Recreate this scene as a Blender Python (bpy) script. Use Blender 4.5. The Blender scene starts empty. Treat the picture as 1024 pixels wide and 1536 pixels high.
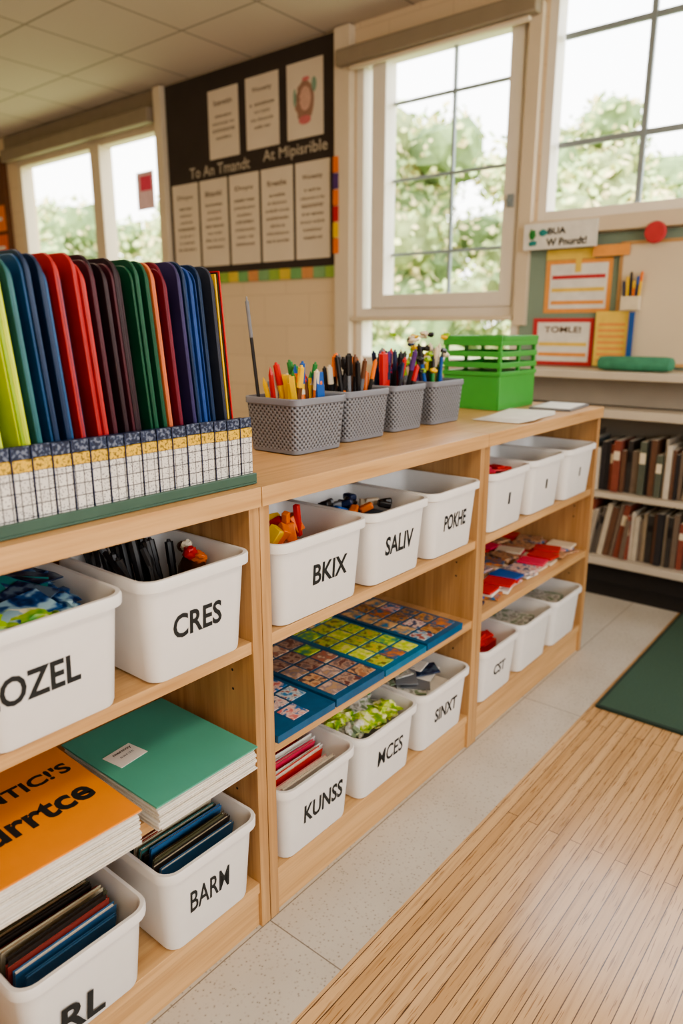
import bpy, bmesh, math, random
from mathutils import Matrix, Vector, noise
random.seed(7)
D=bpy.data; scene=bpy.context.scene
try:
    scene.view_settings.view_transform='AgX'; scene.view_settings.look='AgX - Medium High Contrast'; scene.view_settings.exposure=.02
except Exception as e: print('view',e)

# ------------------------------------------------------------------ materials
def s2l(c):
    return tuple((v/255/12.92 if v/255<=.04045 else ((v/255+.055)/1.055)**2.4) for v in c)
def newmat(name):
    m=D.materials.new(name); m.use_nodes=True
    nt=m.node_tree; b=nt.nodes['Principled BSDF']
    return m,nt,b
def N(nt,t,**k):
    n=nt.nodes.new(t)
    for a,v in k.items():
        if a in n.inputs: n.inputs[a].default_value=v
        else: setattr(n,a,v)
    return n
def ramp(nt,stops):
    r=nt.nodes.new('ShaderNodeValToRGB'); cr=r.color_ramp
    while len(cr.elements)<len(stops): cr.elements.new(.5)
    for e,(p,c) in zip(cr.elements,stops):
        e.position=p; e.color=(*c,1)
    return r
def coords(nt,scale=(1,1,1),rot=(0,0,0),loc=(0,0,0),kind='Object'):
    tc=nt.nodes.new('ShaderNodeTexCoord'); mp=nt.nodes.new('ShaderNodeMapping')
    mp.inputs['Scale'].default_value=scale; mp.inputs['Rotation'].default_value=rot; mp.inputs['Location'].default_value=loc
    nt.links.new(tc.outputs[kind],mp.inputs[0]); return mp.outputs[0]
def mul(c,f): return tuple(min(1,v*f) for v in c)
_pc={}
def plain(name,rgb,rough=.5,var=.08,scale=30,bump=0.0,spec=.5,coat=0):
    if name in _pc: return _pc[name]
    m,nt,b=newmat(name); c=s2l(rgb)
    v=coords(nt); n=N(nt,'ShaderNodeTexNoise',Scale=scale,Detail=3.0); nt.links.new(v,n.inputs['Vector'])
    r=ramp(nt,[(.3,mul(c,1-var)),(.7,mul(c,1+var))]); nt.links.new(n.outputs[0],r.inputs[0])
    nt.links.new(r.outputs[0],b.inputs['Base Color'])
    b.inputs['Roughness'].default_value=rough; b.inputs['Specular IOR Level'].default_value=spec
    b.inputs['Coat Weight'].default_value=coat
    if bump:
        bp=N(nt,'ShaderNodeBump',Strength=bump,Distance=.002); nt.links.new(n.outputs[0],bp.inputs['Height']); nt.links.new(bp.outputs[0],b.inputs['Normal'])
    _pc[name]=m; return m
def wood(name,axis,rgb1,rgb2,rough=.40):
    m,nt,b=newmat(name)
    sc=[28,28,28]; sc[axis]=1.6
    v=coords(nt,scale=sc)
    n=N(nt,'ShaderNodeTexNoise',Scale=1.2,Detail=5.0,Distortion=.6); nt.links.new(v,n.inputs['Vector'])
    sc2=[160,160,160]; sc2[axis]=5
    v2=coords(nt,scale=sc2); n2=N(nt,'ShaderNodeTexNoise',Scale=1.0,Detail=2.0); nt.links.new(v2,n2.inputs['Vector'])
    mx=N(nt,'ShaderNodeMath',operation='MULTIPLY_ADD'); mx.inputs[1].default_value=.35
    nt.links.new(n2.outputs[0],mx.inputs[0]); 
    m2=N(nt,'ShaderNodeMath',operation='MULTIPLY'); m2.inputs[1].default_value=.65; nt.links.new(n.outputs[0],m2.inputs[0]); nt.links.new(m2.outputs[0],mx.inputs[2])
    r=ramp(nt,[(.33,s2l(rgb2)),(.62,s2l(rgb1))]); nt.links.new(mx.outputs[0],r.inputs[0])
    nt.links.new(r.outputs[0],b.inputs['Base Color']); b.inputs['Roughness'].default_value=rough
    bp=N(nt,'ShaderNodeBump',Strength=.08,Distance=.001); nt.links.new(mx.outputs[0],bp.inputs['Height']); nt.links.new(bp.outputs[0],b.inputs['Normal'])
    return m
WY=wood('maple_grain_y',1,(212,172,122),(182,140,92))
WX=wood('maple_grain_x',0,(212,172,122),(182,140,92))
WZ=wood('maple_grain_z',2,(198,158,110),(166,126,82))
WB=wood('maple_back',1,(188,152,108),(162,124,84))
WHITE=plain('bin_white_plastic',(230,229,227),.42,.015,spec=.4)
BLACKINK=plain('label_ink',(30,35,37),.6,.1)
def picmat(name,a,b2,c,scale=55,rough=.3):
    m,nt,b=newmat(name); v=coords(nt)
    n=N(nt,'ShaderNodeTexNoise',Scale=scale,Detail=2.0); nt.links.new(v,n.inputs['Vector'])
    r=ramp(nt,[(.38,s2l(a)),(.5,s2l(b2)),(.6,s2l(c))]); nt.links.new(n.outputs[0],r.inputs[0])
    nt.links.new(r.outputs[0],b.inputs['Base Color']); b.inputs['Roughness'].default_value=rough
    return m

# ------------------------------------------------------------------ builder
def rrect(w,d,r,n=5,cx=0,cy=0):
    pts=[]
    for qx,qy,a0 in((1,1,0),(-1,1,90),(-1,-1,180),(1,-1,270)):
        for i in range(n+1):
            a=math.radians(a0+90*i/n)
            pts.append((cx+qx*(w/2-r)+r*math.cos(a),cy+qy*(d/2-r)+r*math.sin(a)))
    return pts
class B:
    def __init__(s,name): s.name=name; s.v=[];s.f=[];s.m=[];s.mats=[];s.uv=[];s.M=Matrix()
    def mi(s,mat):
        if mat not in s.mats: s.mats.append(mat)
        return s.mats.index(mat)
    def add(s,vs,fs,mat,M=None,uvs=None):
        o=len(s.v); T=s.M@M if M is not None else s.M
        flip=T.determinant()<0
        for p in vs: s.v.append(tuple(T@Vector(p)))
        k=s.mi(mat)
        for i,f in enumerate(fs):
            u=uvs[i] if uvs else [(0,0)]*len(f)
            if flip: f=list(f)[::-1]; u=list(u)[::-1]
            s.f.append([o+a for a in f]); s.m.append(k); s.uv.append(u)
    def box(s,x0,x1,y0,y1,z0,z1,mat,M=None):
        vs=[(x,y,z) for x in(x0,x1) for y in(y0,y1) for z in(z0,z1)]
        s.add(vs,[(0,1,3,2),(4,6,7,5),(0,4,5,1),(2,3,7,6),(0,2,6,4),(1,5,7,3)],mat,M)
    def loft(s,rings,mat,M=None,cap0=True,cap1=True):
        n=len(rings[0]); vs=[p for r in rings for p in r]; fs=[];uv=[]
        for k in range(len(rings)-1):
            per=0; vz0=rings[k][0][2]; vz1=rings[k+1][0][2]
            for i in range(n):
                j=(i+1)%n; L=(Vector(rings[-1][i])-Vector(rings[-1][j])).length
                fs.append((k*n+i,k*n+j,(k+1)*n+j,(k+1)*n+i)); uv.append([(per,vz0),(per+L,vz0),(per+L,vz1),(per,vz1)]); per+=L
        if cap0: fs.append(tuple(range(n-1,-1,-1))); uv.append([(0,0)]*n)
        if cap1: fs.append(tuple((len(rings)-1)*n+i for i in range(n))); uv.append([(0,0)]*n)
        s.add(vs,fs,mat,M,uv)
    def cyl(s,p0,p1,r0,r1,mat,n=12):
        p0=Vector(p0);p1=Vector(p1); d=(p1-p0); L=d.length
        q=d.to_track_quat('Z','Y').to_matrix().to_4x4(); M=Matrix.Translation(p0)@q
        r=lambda rr,z:[(rr*math.cos(2*math.pi*i/n),rr*math.sin(2*math.pi*i/n),z) for i in range(n)]
        s.loft([r(r0,0),r(r1,L)],mat,M)
    def pen(s,p0,p1,r,body,cap):
        p0=Vector(p0);p1=Vector(p1);d=p1-p0
        s.cyl(p0,p0+d*.72,r,r,body,8); s.cyl(p0+d*.72,p0+d*.97,r*1.12,r*1.08,cap,8); s.cyl(p0+d*.97,p1,r*.6,r*.4,cap,8)
    def pencil(s,p0,p1,r,body,tip):
        p0=Vector(p0);p1=Vector(p1);d=p1-p0
        s.cyl(p0,p0+d*.9,r,r,body,6); s.cyl(p0+d*.9,p1,r,r*.15,tip,6)
    def blob(s,c,rad,mat,seed=0,amp=.3,freq=2.2,sub=3,M=None):
        bm=bmesh.new(); bmesh.ops.create_icosphere(bm,subdivisions=sub,radius=1)
        vs=[]
        for v in bm.verts:
            p=v.co.copy(); k=1+amp*noise.noise(p*freq+Vector((seed*3.7,seed,0)))+amp*.5*noise.noise(p*freq*2.7+Vector((seed,9,1)))
            vs.append((c[0]+p.x*rad[0]*k,c[1]+p.y*rad[1]*k,c[2]+p.z*rad[2]*k))
        fs=[[v.index for v in f.verts] for f in bm.faces]; bm.free(); s.add(vs,fs,mat,M)
    def prism(s,poly,axis,a0,a1,mat,M=None):
        def mk(u,v,a):
            return {0:(a,u,v),1:(u,a,v),2:(u,v,a)}[axis]
        r0=[mk(u,v,a0) for u,v in poly]; r1=[mk(u,v,a1) for u,v in poly]
        if axis==1: r0,r1=r1,r0
        s.loft([r0,r1],mat,M)
    def text(s,body,M,w,h,mat,bold=.02):
        cu=D.curves.new('t','FONT'); cu.body=body; cu.offset=bold; cu.resolution_u=3
        ob=D.objects.new('t',cu); scene.collection.objects.link(ob)
        dg=bpy.context.evaluated_depsgraph_get(); me=D.meshes.new_from_object(ob.evaluated_get(dg))
        xs=[v.co.x for v in me.vertices]; ys=[v.co.y for v in me.vertices]
        x0,x1,y0,y1=min(xs),max(xs),min(ys),max(ys)
        if w is None: w=(x1-x0)*h/(y1-y0)
        vs=[((v.co.x-(x0+x1)/2)/(x1-x0)*w,(v.co.y-(y0+y1)/2)/(y1-y0)*h,0) for v in me.vertices]
        fs=[list(p.vertices) for p in me.polygons]
        s.add(vs,fs,mat,M); D.objects.remove(ob); D.curves.remove(cu); D.meshes.remove(me)
    def done(s,bevel=0,seg=2,smooth=True,parent=None):
        me=D.meshes.new(s.name); me.from_pydata(s.v,[],s.f)
        for m in s.mats: me.materials.append(m)
        me.polygons.foreach_set('material_index',s.m)
        ul=me.uv_layers.new(name='UVMap'); k=0
        flat=[c for f in s.uv for u in f for c in u]; ul.data.foreach_set('uv',flat)
        if smooth:
            me.polygons.foreach_set('use_smooth',[True]*len(me.polygons)); me.set_sharp_from_angle(angle=math.radians(38))
        me.update()
        ob=D.objects.new(s.name,me); scene.collection.objects.link(ob)
        if bevel:
            md=ob.modifiers.new('bevel','BEVEL'); md.width=bevel; md.segments=seg; md.limit_method='ANGLE'; md.angle_limit=math.radians(50)
        if parent: ob.parent=parent
        return ob
def frame(o,x,y):
    x=Vector(x).normalized(); y=Vector(y).normalized(); z=x.cross(y)
    M=Matrix((( x.x,y.x,z.x,o[0]),(x.y,y.y,z.y,o[1]),(x.z,y.z,z.z,o[2]),(0,0,0,1))); return M
def T(x,y,z,rz=0,rx=0,ry=0):
    return Matrix.Translation((x,y,z))@Matrix.Rotation(rz,4,'Z')@Matrix.Rotation(rx,4,'X')@Matrix.Rotation(ry,4,'Y')

# ------------------------------------------------------------------ room
XL,XR,YF,YW,ZC=-7.4,2.8,-2.6,3.6,2.83
def m_floor():
    m,nt,b=newmat('strip_wood_floor'); v=coords(nt,rot=(0,0,math.radians(90)))
    br=N(nt,'ShaderNodeTexBrick'); br.offset=.37; br.inputs['Scale'].default_value=1
    br.inputs['Color1'].default_value=(*s2l((216,180,136)),1); br.inputs['Color2'].default_value=(*s2l((198,160,114)),1)
    br.inputs['Mortar'].default_value=(*s2l((84,58,38)),1); br.inputs['Mortar Size'].default_value=.0011; br.inputs['Mortar Smooth'].default_value=.3
    br.inputs['Brick Width'].default_value=1.5; br.inputs['Row Height'].default_value=.027
    nt.links.new(v,br.inputs['Vector'])
    v2=coords(nt,scale=(90,3.0,1)); n=N(nt,'ShaderNodeTexNoise',Scale=1.0,Detail=6.0,Roughness=.65); nt.links.new(v2,n.inputs['Vector'])
    r=ramp(nt,[(.32,(.70,.66,.60)),(.5,(.94,.93,.91)),(.7,(1,1,1))]); nt.links.new(n.outputs[0],r.inputs[0])
    v3=coords(nt,scale=(260,12,1)); n3=N(nt,'ShaderNodeTexNoise',Scale=1.0,Detail=2.0); nt.links.new(v3,n3.inputs['Vector'])
    r3=ramp(nt,[(.33,(.52,.44,.36)),(.39,(1,1,1))]); nt.links.new(n3.outputs[0],r3.inputs[0])
    mx=N(nt,'ShaderNodeMix',data_type='RGBA',blend_type='MULTIPLY'); mx.inputs[0].default_value=1
    nt.links.new(br.outputs[0],mx.inputs[6]); nt.links.new(r.outputs[0],mx.inputs[7])
    mx2=N(nt,'ShaderNodeMix',data_type='RGBA',blend_type='MULTIPLY'); mx2.inputs[0].default_value=1
    nt.links.new(mx.outputs[2],mx2.inputs[6]); nt.links.new(r3.outputs[0],mx2.inputs[7]); nt.links.new(mx2.outputs[2],b.inputs['Base Color'])
    b.inputs['Roughness'].default_value=.26; b.inputs['Coat Weight'].default_value=.5; b.inputs['Coat Roughness'].default_value=.16
    bp=N(nt,'ShaderNodeBump',Strength=.25,Distance=.001); bp.invert=True; nt.links.new(br.outputs['Fac'],bp.inputs['Height']); nt.links.new(bp.outputs[0],b.inputs['Normal'])
    return m
def m_tile():
    m,nt,b=newmat('terrazzo_tile'); v=coords(nt,loc=(.9,-.87,0))
    br=N(nt,'ShaderNodeTexBrick'); br.offset=0; br.inputs['Scale'].default_value=1
    br.inputs['Color1'].default_value=(1,1,1,1); br.inputs['Color2'].default_value=(.96,.96,.95,1); br.inputs['Mortar'].default_value=(.42,.39,.36,1)
    br.inputs['Mortar Size'].default_value=.0015; br.inputs['Brick Width'].default_value=1.2; br.inputs['Row Height'].default_value=1.2
    nt.links.new(v,br.inputs['Vector'])
    v2=coords(nt); n=N(nt,'ShaderNodeTexVoronoi',Scale=110.0); nt.links.new(v2,n.inputs['Vector'])
    sp=ramp(nt,[(.0,s2l((120,112,104))),(.19,s2l((186,180,170))),(.4,s2l((200,195,186)))]); nt.links.new(n.outputs['Distance'],sp.inputs[0])
    n2=N(nt,'ShaderNodeTexNoise',Scale=4.0,Detail=4.0); nt.links.new(v2,n2.inputs['Vector']); r2=ramp(nt,[(.3,(.86,.85,.82)),(.7,(1,1,1))]); nt.links.new(n2.outputs[0],r2.inputs[0])
    mx=N(nt,'ShaderNodeMix',data_type='RGBA',blend_type='MULTIPLY'); mx.inputs[0].default_value=1; nt.links.new(br.outputs[0],mx.inputs[6]); nt.links.new(sp.outputs[0],mx.inputs[7])
    mx2=N(nt,'ShaderNodeMix',data_type='RGBA',blend_type='MULTIPLY'); mx2.inputs[0].default_value=1; nt.links.new(mx.outputs[2],mx2.inputs[6]); nt.links.new(r2.outputs[0],mx2.inputs[7])
    nt.links.new(mx2.outputs[2],b.inputs['Base Color']); b.inputs['Roughness'].default_value=.3
    return m
def m_brickline(name,rgb,mort,bw,rh,ms,rot=(0,0,0),rough=.8,offset=.5,loc=(0,0,0)):
    m,nt,b=newmat(name); v=coords(nt,rot=rot,loc=loc)
    br=N(nt,'ShaderNodeTexBrick'); br.offset=offset; br.inputs['Scale'].default_value=1
    c=s2l(rgb); br.inputs['Color1'].default_value=(*c,1); br.inputs['Color2'].default_value=(*mul(c,.97),1); br.inputs['Mortar'].default_value=(*s2l(mort),1)
    br.inputs['Mortar Size'].default_value=ms; br.inputs['Brick Width'].default_value=bw; br.inputs['Row Height'].default_value=rh
    nt.links.new(v,br.inputs['Vector']); nt.links.new(br.outputs[0],b.inputs['Base Color']); b.inputs['Roughness'].default_value=rough
    bp=N(nt,'ShaderNodeBump',Strength=.3,Distance=.003); bp.invert=True; nt.links.new(br.outputs['Fac'],bp.inputs['Height']); nt.links.new(bp.outputs[0],b.inputs['Normal'])
    return m
FLOOR=m_floor(); TILE=m_tile()
CEIL=m_brickline('ceiling_tile',(204,190,172),(150,138,124),.61,.61,.008,offset=0,rough=.9)
WALLM=m_brickline('painted_block_wall',(226,204,172),(214,192,160),.4,.2,.004,rot=(math.radians(90),0,0))
WALLP=plain('painted_wall',(218,202,176),.8,.03,4)
TRIM=plain('cream_trim',(220,204,180),.5,.02,8)
WTRIM=plain('white_window_frame',(234,226,214),.4,.02,8)
TAUPE=plain('taupe_valance',(146,132,114),.6,.05,10)
DGREY=plain('dark_rubber_and_shade',(42,38,36),.7,.1,20)  # also colours the painted floor shadow by the bookcase

b=B('floor'); b.box(-.71,XR,YF,YW,-.05,0,FLOOR); b.box(XL,-.71,YF,YW,-.05,0,TILE)
b.done()
b=B('ceiling'); b.box(XL-.15,XR+.15,YF-.15,YW+.15,ZC,ZC+.06,CEIL); b.done()
def wall_open(name,x0,x1,z0,z1,y0,y1,opens,mat,alongY=False):
    b=B(name); xs=sorted(opens); cur=x0
    def bx(a,c,e,f):
        if c-a<1e-4 or f-e<1e-4: return
        if alongY: b.box(y0,y1,a,c,e,f,mat)
        else: b.box(a,c,y0,y1,e,f,mat)
    for (a,c,e,f) in xs:
        bx(cur,a,z0,z1); bx(a,c,z0,e); bx(a,c,f,z1); cur=c
    bx(cur,x1,z0,z1); return b.done()
L_O=(-6.66,-4.58,.95,2.62); W1=(-2.82,-1.74,.97,2.66); W2=(-1.675,.25,1.70,2.74)
wall_open('wall_back',XL-.15,XR+.15,0,ZC,YW,YW+.15,[L_O,W1,W2],WALLM)
wall_open('wall_right',YF,YW,0,ZC,XR,XR+.15,[(-1.9,2.9,.95,2.62)],WALLP,True)
wall_open('wall_left',YF,YW,0,ZC,XL-.15,XL,[],WALLP,True)
wall_open('wall_front',XL-.15,XR+.15,0,ZC,YF-.15,YF,[],WALLP)
MUNT=plain('window_muntin',(140,150,154),.4,.03,8)
def win(name,o,frames,muntx,muntz,mx_r=.012,mat=WTRIM,fy=(3.60,3.70),fw=.05,sill=True):
    x0,x1,z0,z1=o; b=B(name); y0,y1=fy
    b.box(x0,x0+fw,y0,y1,z0,z1,mat); b.box(x1-fw,x1,y0,y1,z0,z1,mat)
    b.box(x0+fw,x1-fw,y0,y1,z1-fw,z1,mat); b.box(x0+fw,x1-fw,y0,y1,z0,z0+fw,mat)
    for f in frames: b.box(*f,mat)
    for x,za,zb in muntx: b.box(x-mx_r,x+mx_r,y1-.04,y1-.015,za,zb,MUNT)
    for z,xa,xb in muntz: b.box(xa,xb,y1-.038,y1-.017,z-mx_r,z+mx_r,MUNT)
    return b.done(.003)
fr=[(-2.77,-1.79,3.60,3.70,1.235,1.30),
    (-2.70,-2.605,3.585,3.69,1.30,2.61),(-1.86,-1.79,3.585,3.69,1.30,2.61),(-2.605,-1.86,3.585,3.69,1.30,1.375)]
win('window_1',W1,fr,[(-2.215,1.375,2.61)],[(1.60,-2.605,-1.86),(2.00,-2.605,-1.86),(2.40,-2.605,-1.86)],.008)
win('window_2',W2,[],[(-1.215,W2[2]+.05,2.69),(-.755,W2[2]+.05,2.69),(-.295,W2[2]+.05,2.69)],[(2.05,-1.62,.2),(2.52,-1.62,.2)],.013,fw=.045)
win('window_3',L_O,[(-5.49,-5.36,3.58,3.70,1.0,2.57)],[],[],.01,mat=TRIM,fw=.06)
b=B('window_latch'); b.box(-1.83,-1.80,3.565,3.584,1.78,1.84,MUNT); b.box(-1.825,-1.805,3.545,3.566,1.80,1.815,MUNT); b.done(.002)
b=B('window_4')
for yy in(-1.9,-.3,1.3,2.85): b.box(XR+.02,XR+.12,yy,yy+.05,.95,2.62,WTRIM)
b.box(XR+.02,XR+.12,-1.85,2.85,.95,1.0,WTRIM); b.box(XR+.02,XR+.12,-1.85,2.85,2.57,2.62,WTRIM); b.done(.003)
b=B('trim_1')
b.box(-2.945,-2.83,3.545,3.599,.0,ZC-.01,TRIM)
b.box(-1.76,-1.69,3.56,3.599,1.20,2.66,TRIM)
b.box(-1.69,.4,3.53,3.599,1.625,1.695,TRIM)
b.box(-2.82,-1.77,3.55,3.599,1.225,1.25,TRIM)
b.done(.004)
b=B('trim_2'); b.box(-4.60,-4.515,3.54,3.599,.0,ZC-.01,TRIM); b.box(-6.8,-4.61,3.57,3.599,2.70,ZC-.01,TAUPE); b.done(.004)
b=B('window_shade'); b.box(-2.90,-1.70,3.50,3.598,2.605,2.69,TAUPE); b.box(-2.82,-1.74,3.52,3.56,2.58,2.605,TRIM); b.done(.01)
b=B('window_shade'); b.box(-6.75,-4.62,3.50,3.568,2.60,2.70,TAUPE); b.done(.01)
b=B('baseboard_back'); b.box(XL,-1.97,3.58,3.599,0,.1,DGREY); b.done()

# ------------------------------------------------------------------ shelving units
YJ=[.03,.873,1.711,2.553]
TOP,SA,SB,SC=.923,.633,.400,.105
DEP=-1.32; FR=-.90
for i in range(3):
    ya,yb=YJ[i]+.001,YJ[i+1]-.001
    b=B('wooden_shelving_unit'); st=.024
    b.box(DEP,FR,ya,ya+st,0,TOP-.036,WZ); b.box(DEP,FR,yb-st,yb,0,TOP-.036,WZ)
    b.box(DEP-.005,FR+.008,ya,yb,TOP-.036,TOP,WY)
    for z in(SA,SB): b.box(DEP,FR-.004,ya+st,yb-st,z-.024,z,WY)
    b.box(DEP,FR-.004,ya+st,yb-st,SC-.024,SC,WY)
    b.box(FR-.03,FR-.008,ya+st,yb-st,0,SC-.024,WY)
    b.box(DEP,DEP+.01,ya+st,yb-st,SC,TOP-.036,WB)
    for z in (.22,.30,.52,.56,.74):
        for x in(-1.25,-.96): b.cyl((x,yb-st-.0006,z),(x,yb-st+.001,z),.003,.003,DGREY,10)
    b.done(.003)

# ------------------------------------------------------------------ storage bins
def make_bin(label,xf,y0,y1,z,h=.172,dx=.27,rot=0,tw=.62,th=.045,name='storage_bin',tilt=0,tdy=0,mat=None,dz=0,lrot=0):
    mat=mat or WHITE
    w=y1-y0; yc=(y0+y1)/2; xc=xf-dx/2
    b=B(name); b.M=T(xc,yc,z+.001,rot)@Matrix.Rotation(tilt,4,'Y')
    R=lambda s_,zz,r: [(x,y,zz) for x,y in rrect(dx-s_,w-s_,r)]
    tp=.040
    rings=[R(tp+.012,0,.02),R(tp+.002,.002,.024),R(tp-.002,.008,.026),R(.018,h-.022,.03),R(.012,h-.020,.032),R(.001,h-.018,.034),R(0,h-.004,.034),R(.004,h,.032),R(.016,h,.028),R(.022,h-.004,.026),R(tp+.008,.010,.022)]
    b.loft(rings,mat)
    if label:
        mid=.5*(tp-.002+.018)/2
        sl=((tp-.002)-.018)/2/(h-.03)
        M=frame((dx/2-mid+.0012,tdy,h*.5+dz),(0,1,0.0),(sl,0,1))@Matrix.Rotation(lrot,4,'Z')
        b.text(label,M,w*tw,th,BLACKINK,.013 if 'M' in label else .024)
    b.done()
F1=-.878; F2=-.882
bins=[('LOZEL',F1,.350,.584,SA,dict(tw=.60,th=.045,tdy=-.037,h=.182)),('CRES',F1,.608,.842,SA,dict(tw=.44,th=.043,tdy=-.008,h=.182)),
('BKIX',F2,.903,1.185,SA,dict(tw=.38,th=.043,tdy=.020)),('SALIV',F2,1.190,1.428,SA,dict(tw=.46,th=.045,tdy=.000)),('POKHE',F2,1.435,1.678,SA,dict(tw=.44,th=.042,tdy=.000)),
('RL',F1,.345,.582,SC,dict(tw=.33,th=.055,tdy=-.014,dz=-.035,h=.158,lrot=-.06)),('BARM',F1,.606,.838,SC,dict(tw=.40,th=.046,tdy=-.010,h=.178)),
('KUNSS',F2,.903,1.150,SC,dict(tw=.52,th=.045,tdy=.012,h=.176)),('MCES',F2,1.158,1.405,SC,dict(tw=.42,th=.044,tdy=.008)),('SINXT',F2,1.415,1.670,SC,dict(tw=.44,th=.04,tdy=.005)),
('I',-.885,1.742,1.985,SA,dict(tw=.05,th=.035)),('I',-.885,1.995,2.24,SA,dict(tw=.05,th=.03)),('I',-.880,2.25,2.50,SA,dict(tw=.04,th=.03)),
('CST',-.885,1.742,1.985,SC,dict(tw=.3,th=.035)),('',-.885,1.995,2.24,SC,dict()),('',-.885,2.25,2.50,SC,dict())]
for lb,xf,a,c,z,k in bins: make_bin(lb,xf,a,c,z,**k)

# contents ---------------------------------------------------------------
P=lambda n,rgb,r=.4:plain(n,rgb,r,.06,25)
BLK=P('marker_black',(28,26,28)); RED=P('red_plastic',(200,36,34)); ORG=P('orange_plastic',(236,120,28)); YEL=P('yellow_plastic',(240,196,40))
BLU=P('blue_plastic',(28,88,168)); NAV=P('navy_plastic',(24,40,78)); LIM=P('lime_plastic',(150,196,40)); GRN=P('green_plastic',(40,130,60)); PNK=P('pink_plastic',(222,60,96))
CRM=P('cream_plastic',(226,214,190)); TEAL=P('teal_plastic',(40,140,140)); PUR=P('purple_plastic',(86,52,120)); WHT=P('white_paperish',(232,230,224),.6); GRY=P('grey_plastic',(120,124,130)); BRN=P('brown_plastic',(110,70,46)); MAR=P('maroon_cloth',(104,26,44))
PAPER=plain('paper_edges',(222,216,204),.8,.12,200)
def bunch(b,cx,cy,z0,dx,dy,n,h,cols,caps,r=.005,lean=.25,pencil=False):
    for i in range(n):
        x=cx+random.uniform(-dx,dx); y=cy+random.uniform(-dy,dy)
        l=h*random.uniform(.80,1.08); ax=random.uniform(-lean,lean); ay=random.uniform(-lean,lean)
        p1=(x+ax*l,y+ay*l,z0+l*.96); c=random.choice(cols)
        (b.pencil if (pencil and random.random()<.5) else b.pen)((x,y,z0),p1,r*random.uniform(.85,1.2),c,random.choice(caps))
b=B('marker_pens')
for i in range(15):
    y=.675+.0075*i; x=-1.075+.022*(i%4)
    b.pen((x+.01,y,.66),(x-.03+random.uniform(-.02,.02),y+random.uniform(-.03,.02),.80+random.uniform(.01,.045)),.0075,BLK,BLK)
b.pen((-1.06,.645,.80),(-1.13,.68,.84),.005,BLK,BLK); b.pen((-1.00,.66,.78),(-1.10,.67,.83),.005,BLK,GRY)
b.done()
b=B('toy_figures'); b.blob((-1.0,.795,.80),(.014,.013,.012),RED,3); b.blob((-1.02,.803,.808),(.010,.011,.010),CRM,5); b.blob((-1.04,.81,.80),(.012,.010,.010),BRN,6); b.blob((-.99,.805,.79),(.018,.012,.012),ORG,9); b.blob((-1.00,.803,.72),(.05,.014,.07),BRN,8); b.done()
PB=picmat('pouch_blue_print',(14,36,84),(30,84,150),(150,190,210),34); PG=picmat('pouch_green_print',(60,150,50),(150,190,40),(240,240,210),30); PN=picmat('pouch_navy_print',(16,24,50),(30,50,90),(90,110,130),40)
b=B('fabric_pouches'); 
for i,(x,y,z,m,sx,sy) in enumerate([(-1.05,.50,.775,PN,.08,.05),(-1.0,.43,.775,PG,.07,.05),(-1.08,.42,.785,PB,.05,.05),(-1.1,.54,.795,PN,.045,.03),(-.97,.51,.775,PB,.04,.04),(-1.04,.47,.795,PB,.045,.035),(-.95,.46,.79,PG,.04,.045),(-1.0,.53,.79,PB,.05,.025),(-1.10,.49,.80,TEAL,.03,.03),(-.96,.41,.79,LIM,.03,.04)]):
    b.blob((x,y,z),(sx,sy,.018),m,i,.5,2.8)
for i in range(5): b.box(-.035,.035,-.05,.05,0,.002,[PB,PN,TEAL,PB,PN][i],T(-.96-.03*i,.45+.02*i,.805+.002*i,.5*i,.12,.15))
b.done()
b=B('toy_blocks')
for i in range(16):
    b.box(-.010,.010,-.014,.014,-.012,.026,[YEL,ORG,RED,YEL,RED,ORG,BLU][i%7],T(-1.05+random.uniform(-.05,.08),1.03+random.uniform(-.05,.06),.775+random.uniform(0,.02),random.uniform(0,3),random.uniform(-.6,.6),random.uniform(-.6,.6)))
b.box(-.006,.006,-.006,.006,0,.07,RED,T(-.99,1.075,.77,.2,.15)); b.box(-.007,.007,-.007,.007,0,.06,ORG,T(-1.01,1.055,.77,.2,.3,.2)); b.box(-.008,.008,-.02,.02,0,.04,YEL,T(-1.03,1.00,.78,.2,.5,.2))
b.box(-1.10,-.95,.96,1.11,.66,.75,ORG); b.done(.002)
b=B('toy_cars')
for i in range(16):
    b.box(-.010,.010,-.016,.016,-.006,.010,[NAV,GRY,BLK,BLU,ORG,CRM,BLK][i%7],T(-1.03+random.uniform(-.06,.06),1.31+random.uniform(-.06,.06),.775+random.uniform(0,.014),random.uniform(0,3),random.uniform(-.5,.5)))
b.box(-1.10,-.96,1.24,1.38,.66,.765,NAV); b.done(.004)
b=B('paper_sheets'); 
for i in range(6): b.box(-1.10,-.95,1.48,1.63,.70+.01*i,.703+.01*i,WHT)
b.box(-1.07,-.97,1.51,1.60,.753,.765,GRY); b.done()
b=B('foam_shapes')
for i in range(26): b.box(-.022,.022,-.014,.014,-.003,.004,random.choice([PNK,RED,RED,PNK]),T(-1.02+random.uniform(-.08,.08),1.86+random.uniform(-.07,.07),.785+random.uniform(0,.016),random.uniform(0,3),random.uniform(-.3,.3),random.uniform(-.3,.3)))
b.box(-1.10,-.95,1.79,1.94,.66,.785,RED); b.done(.001)
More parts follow.
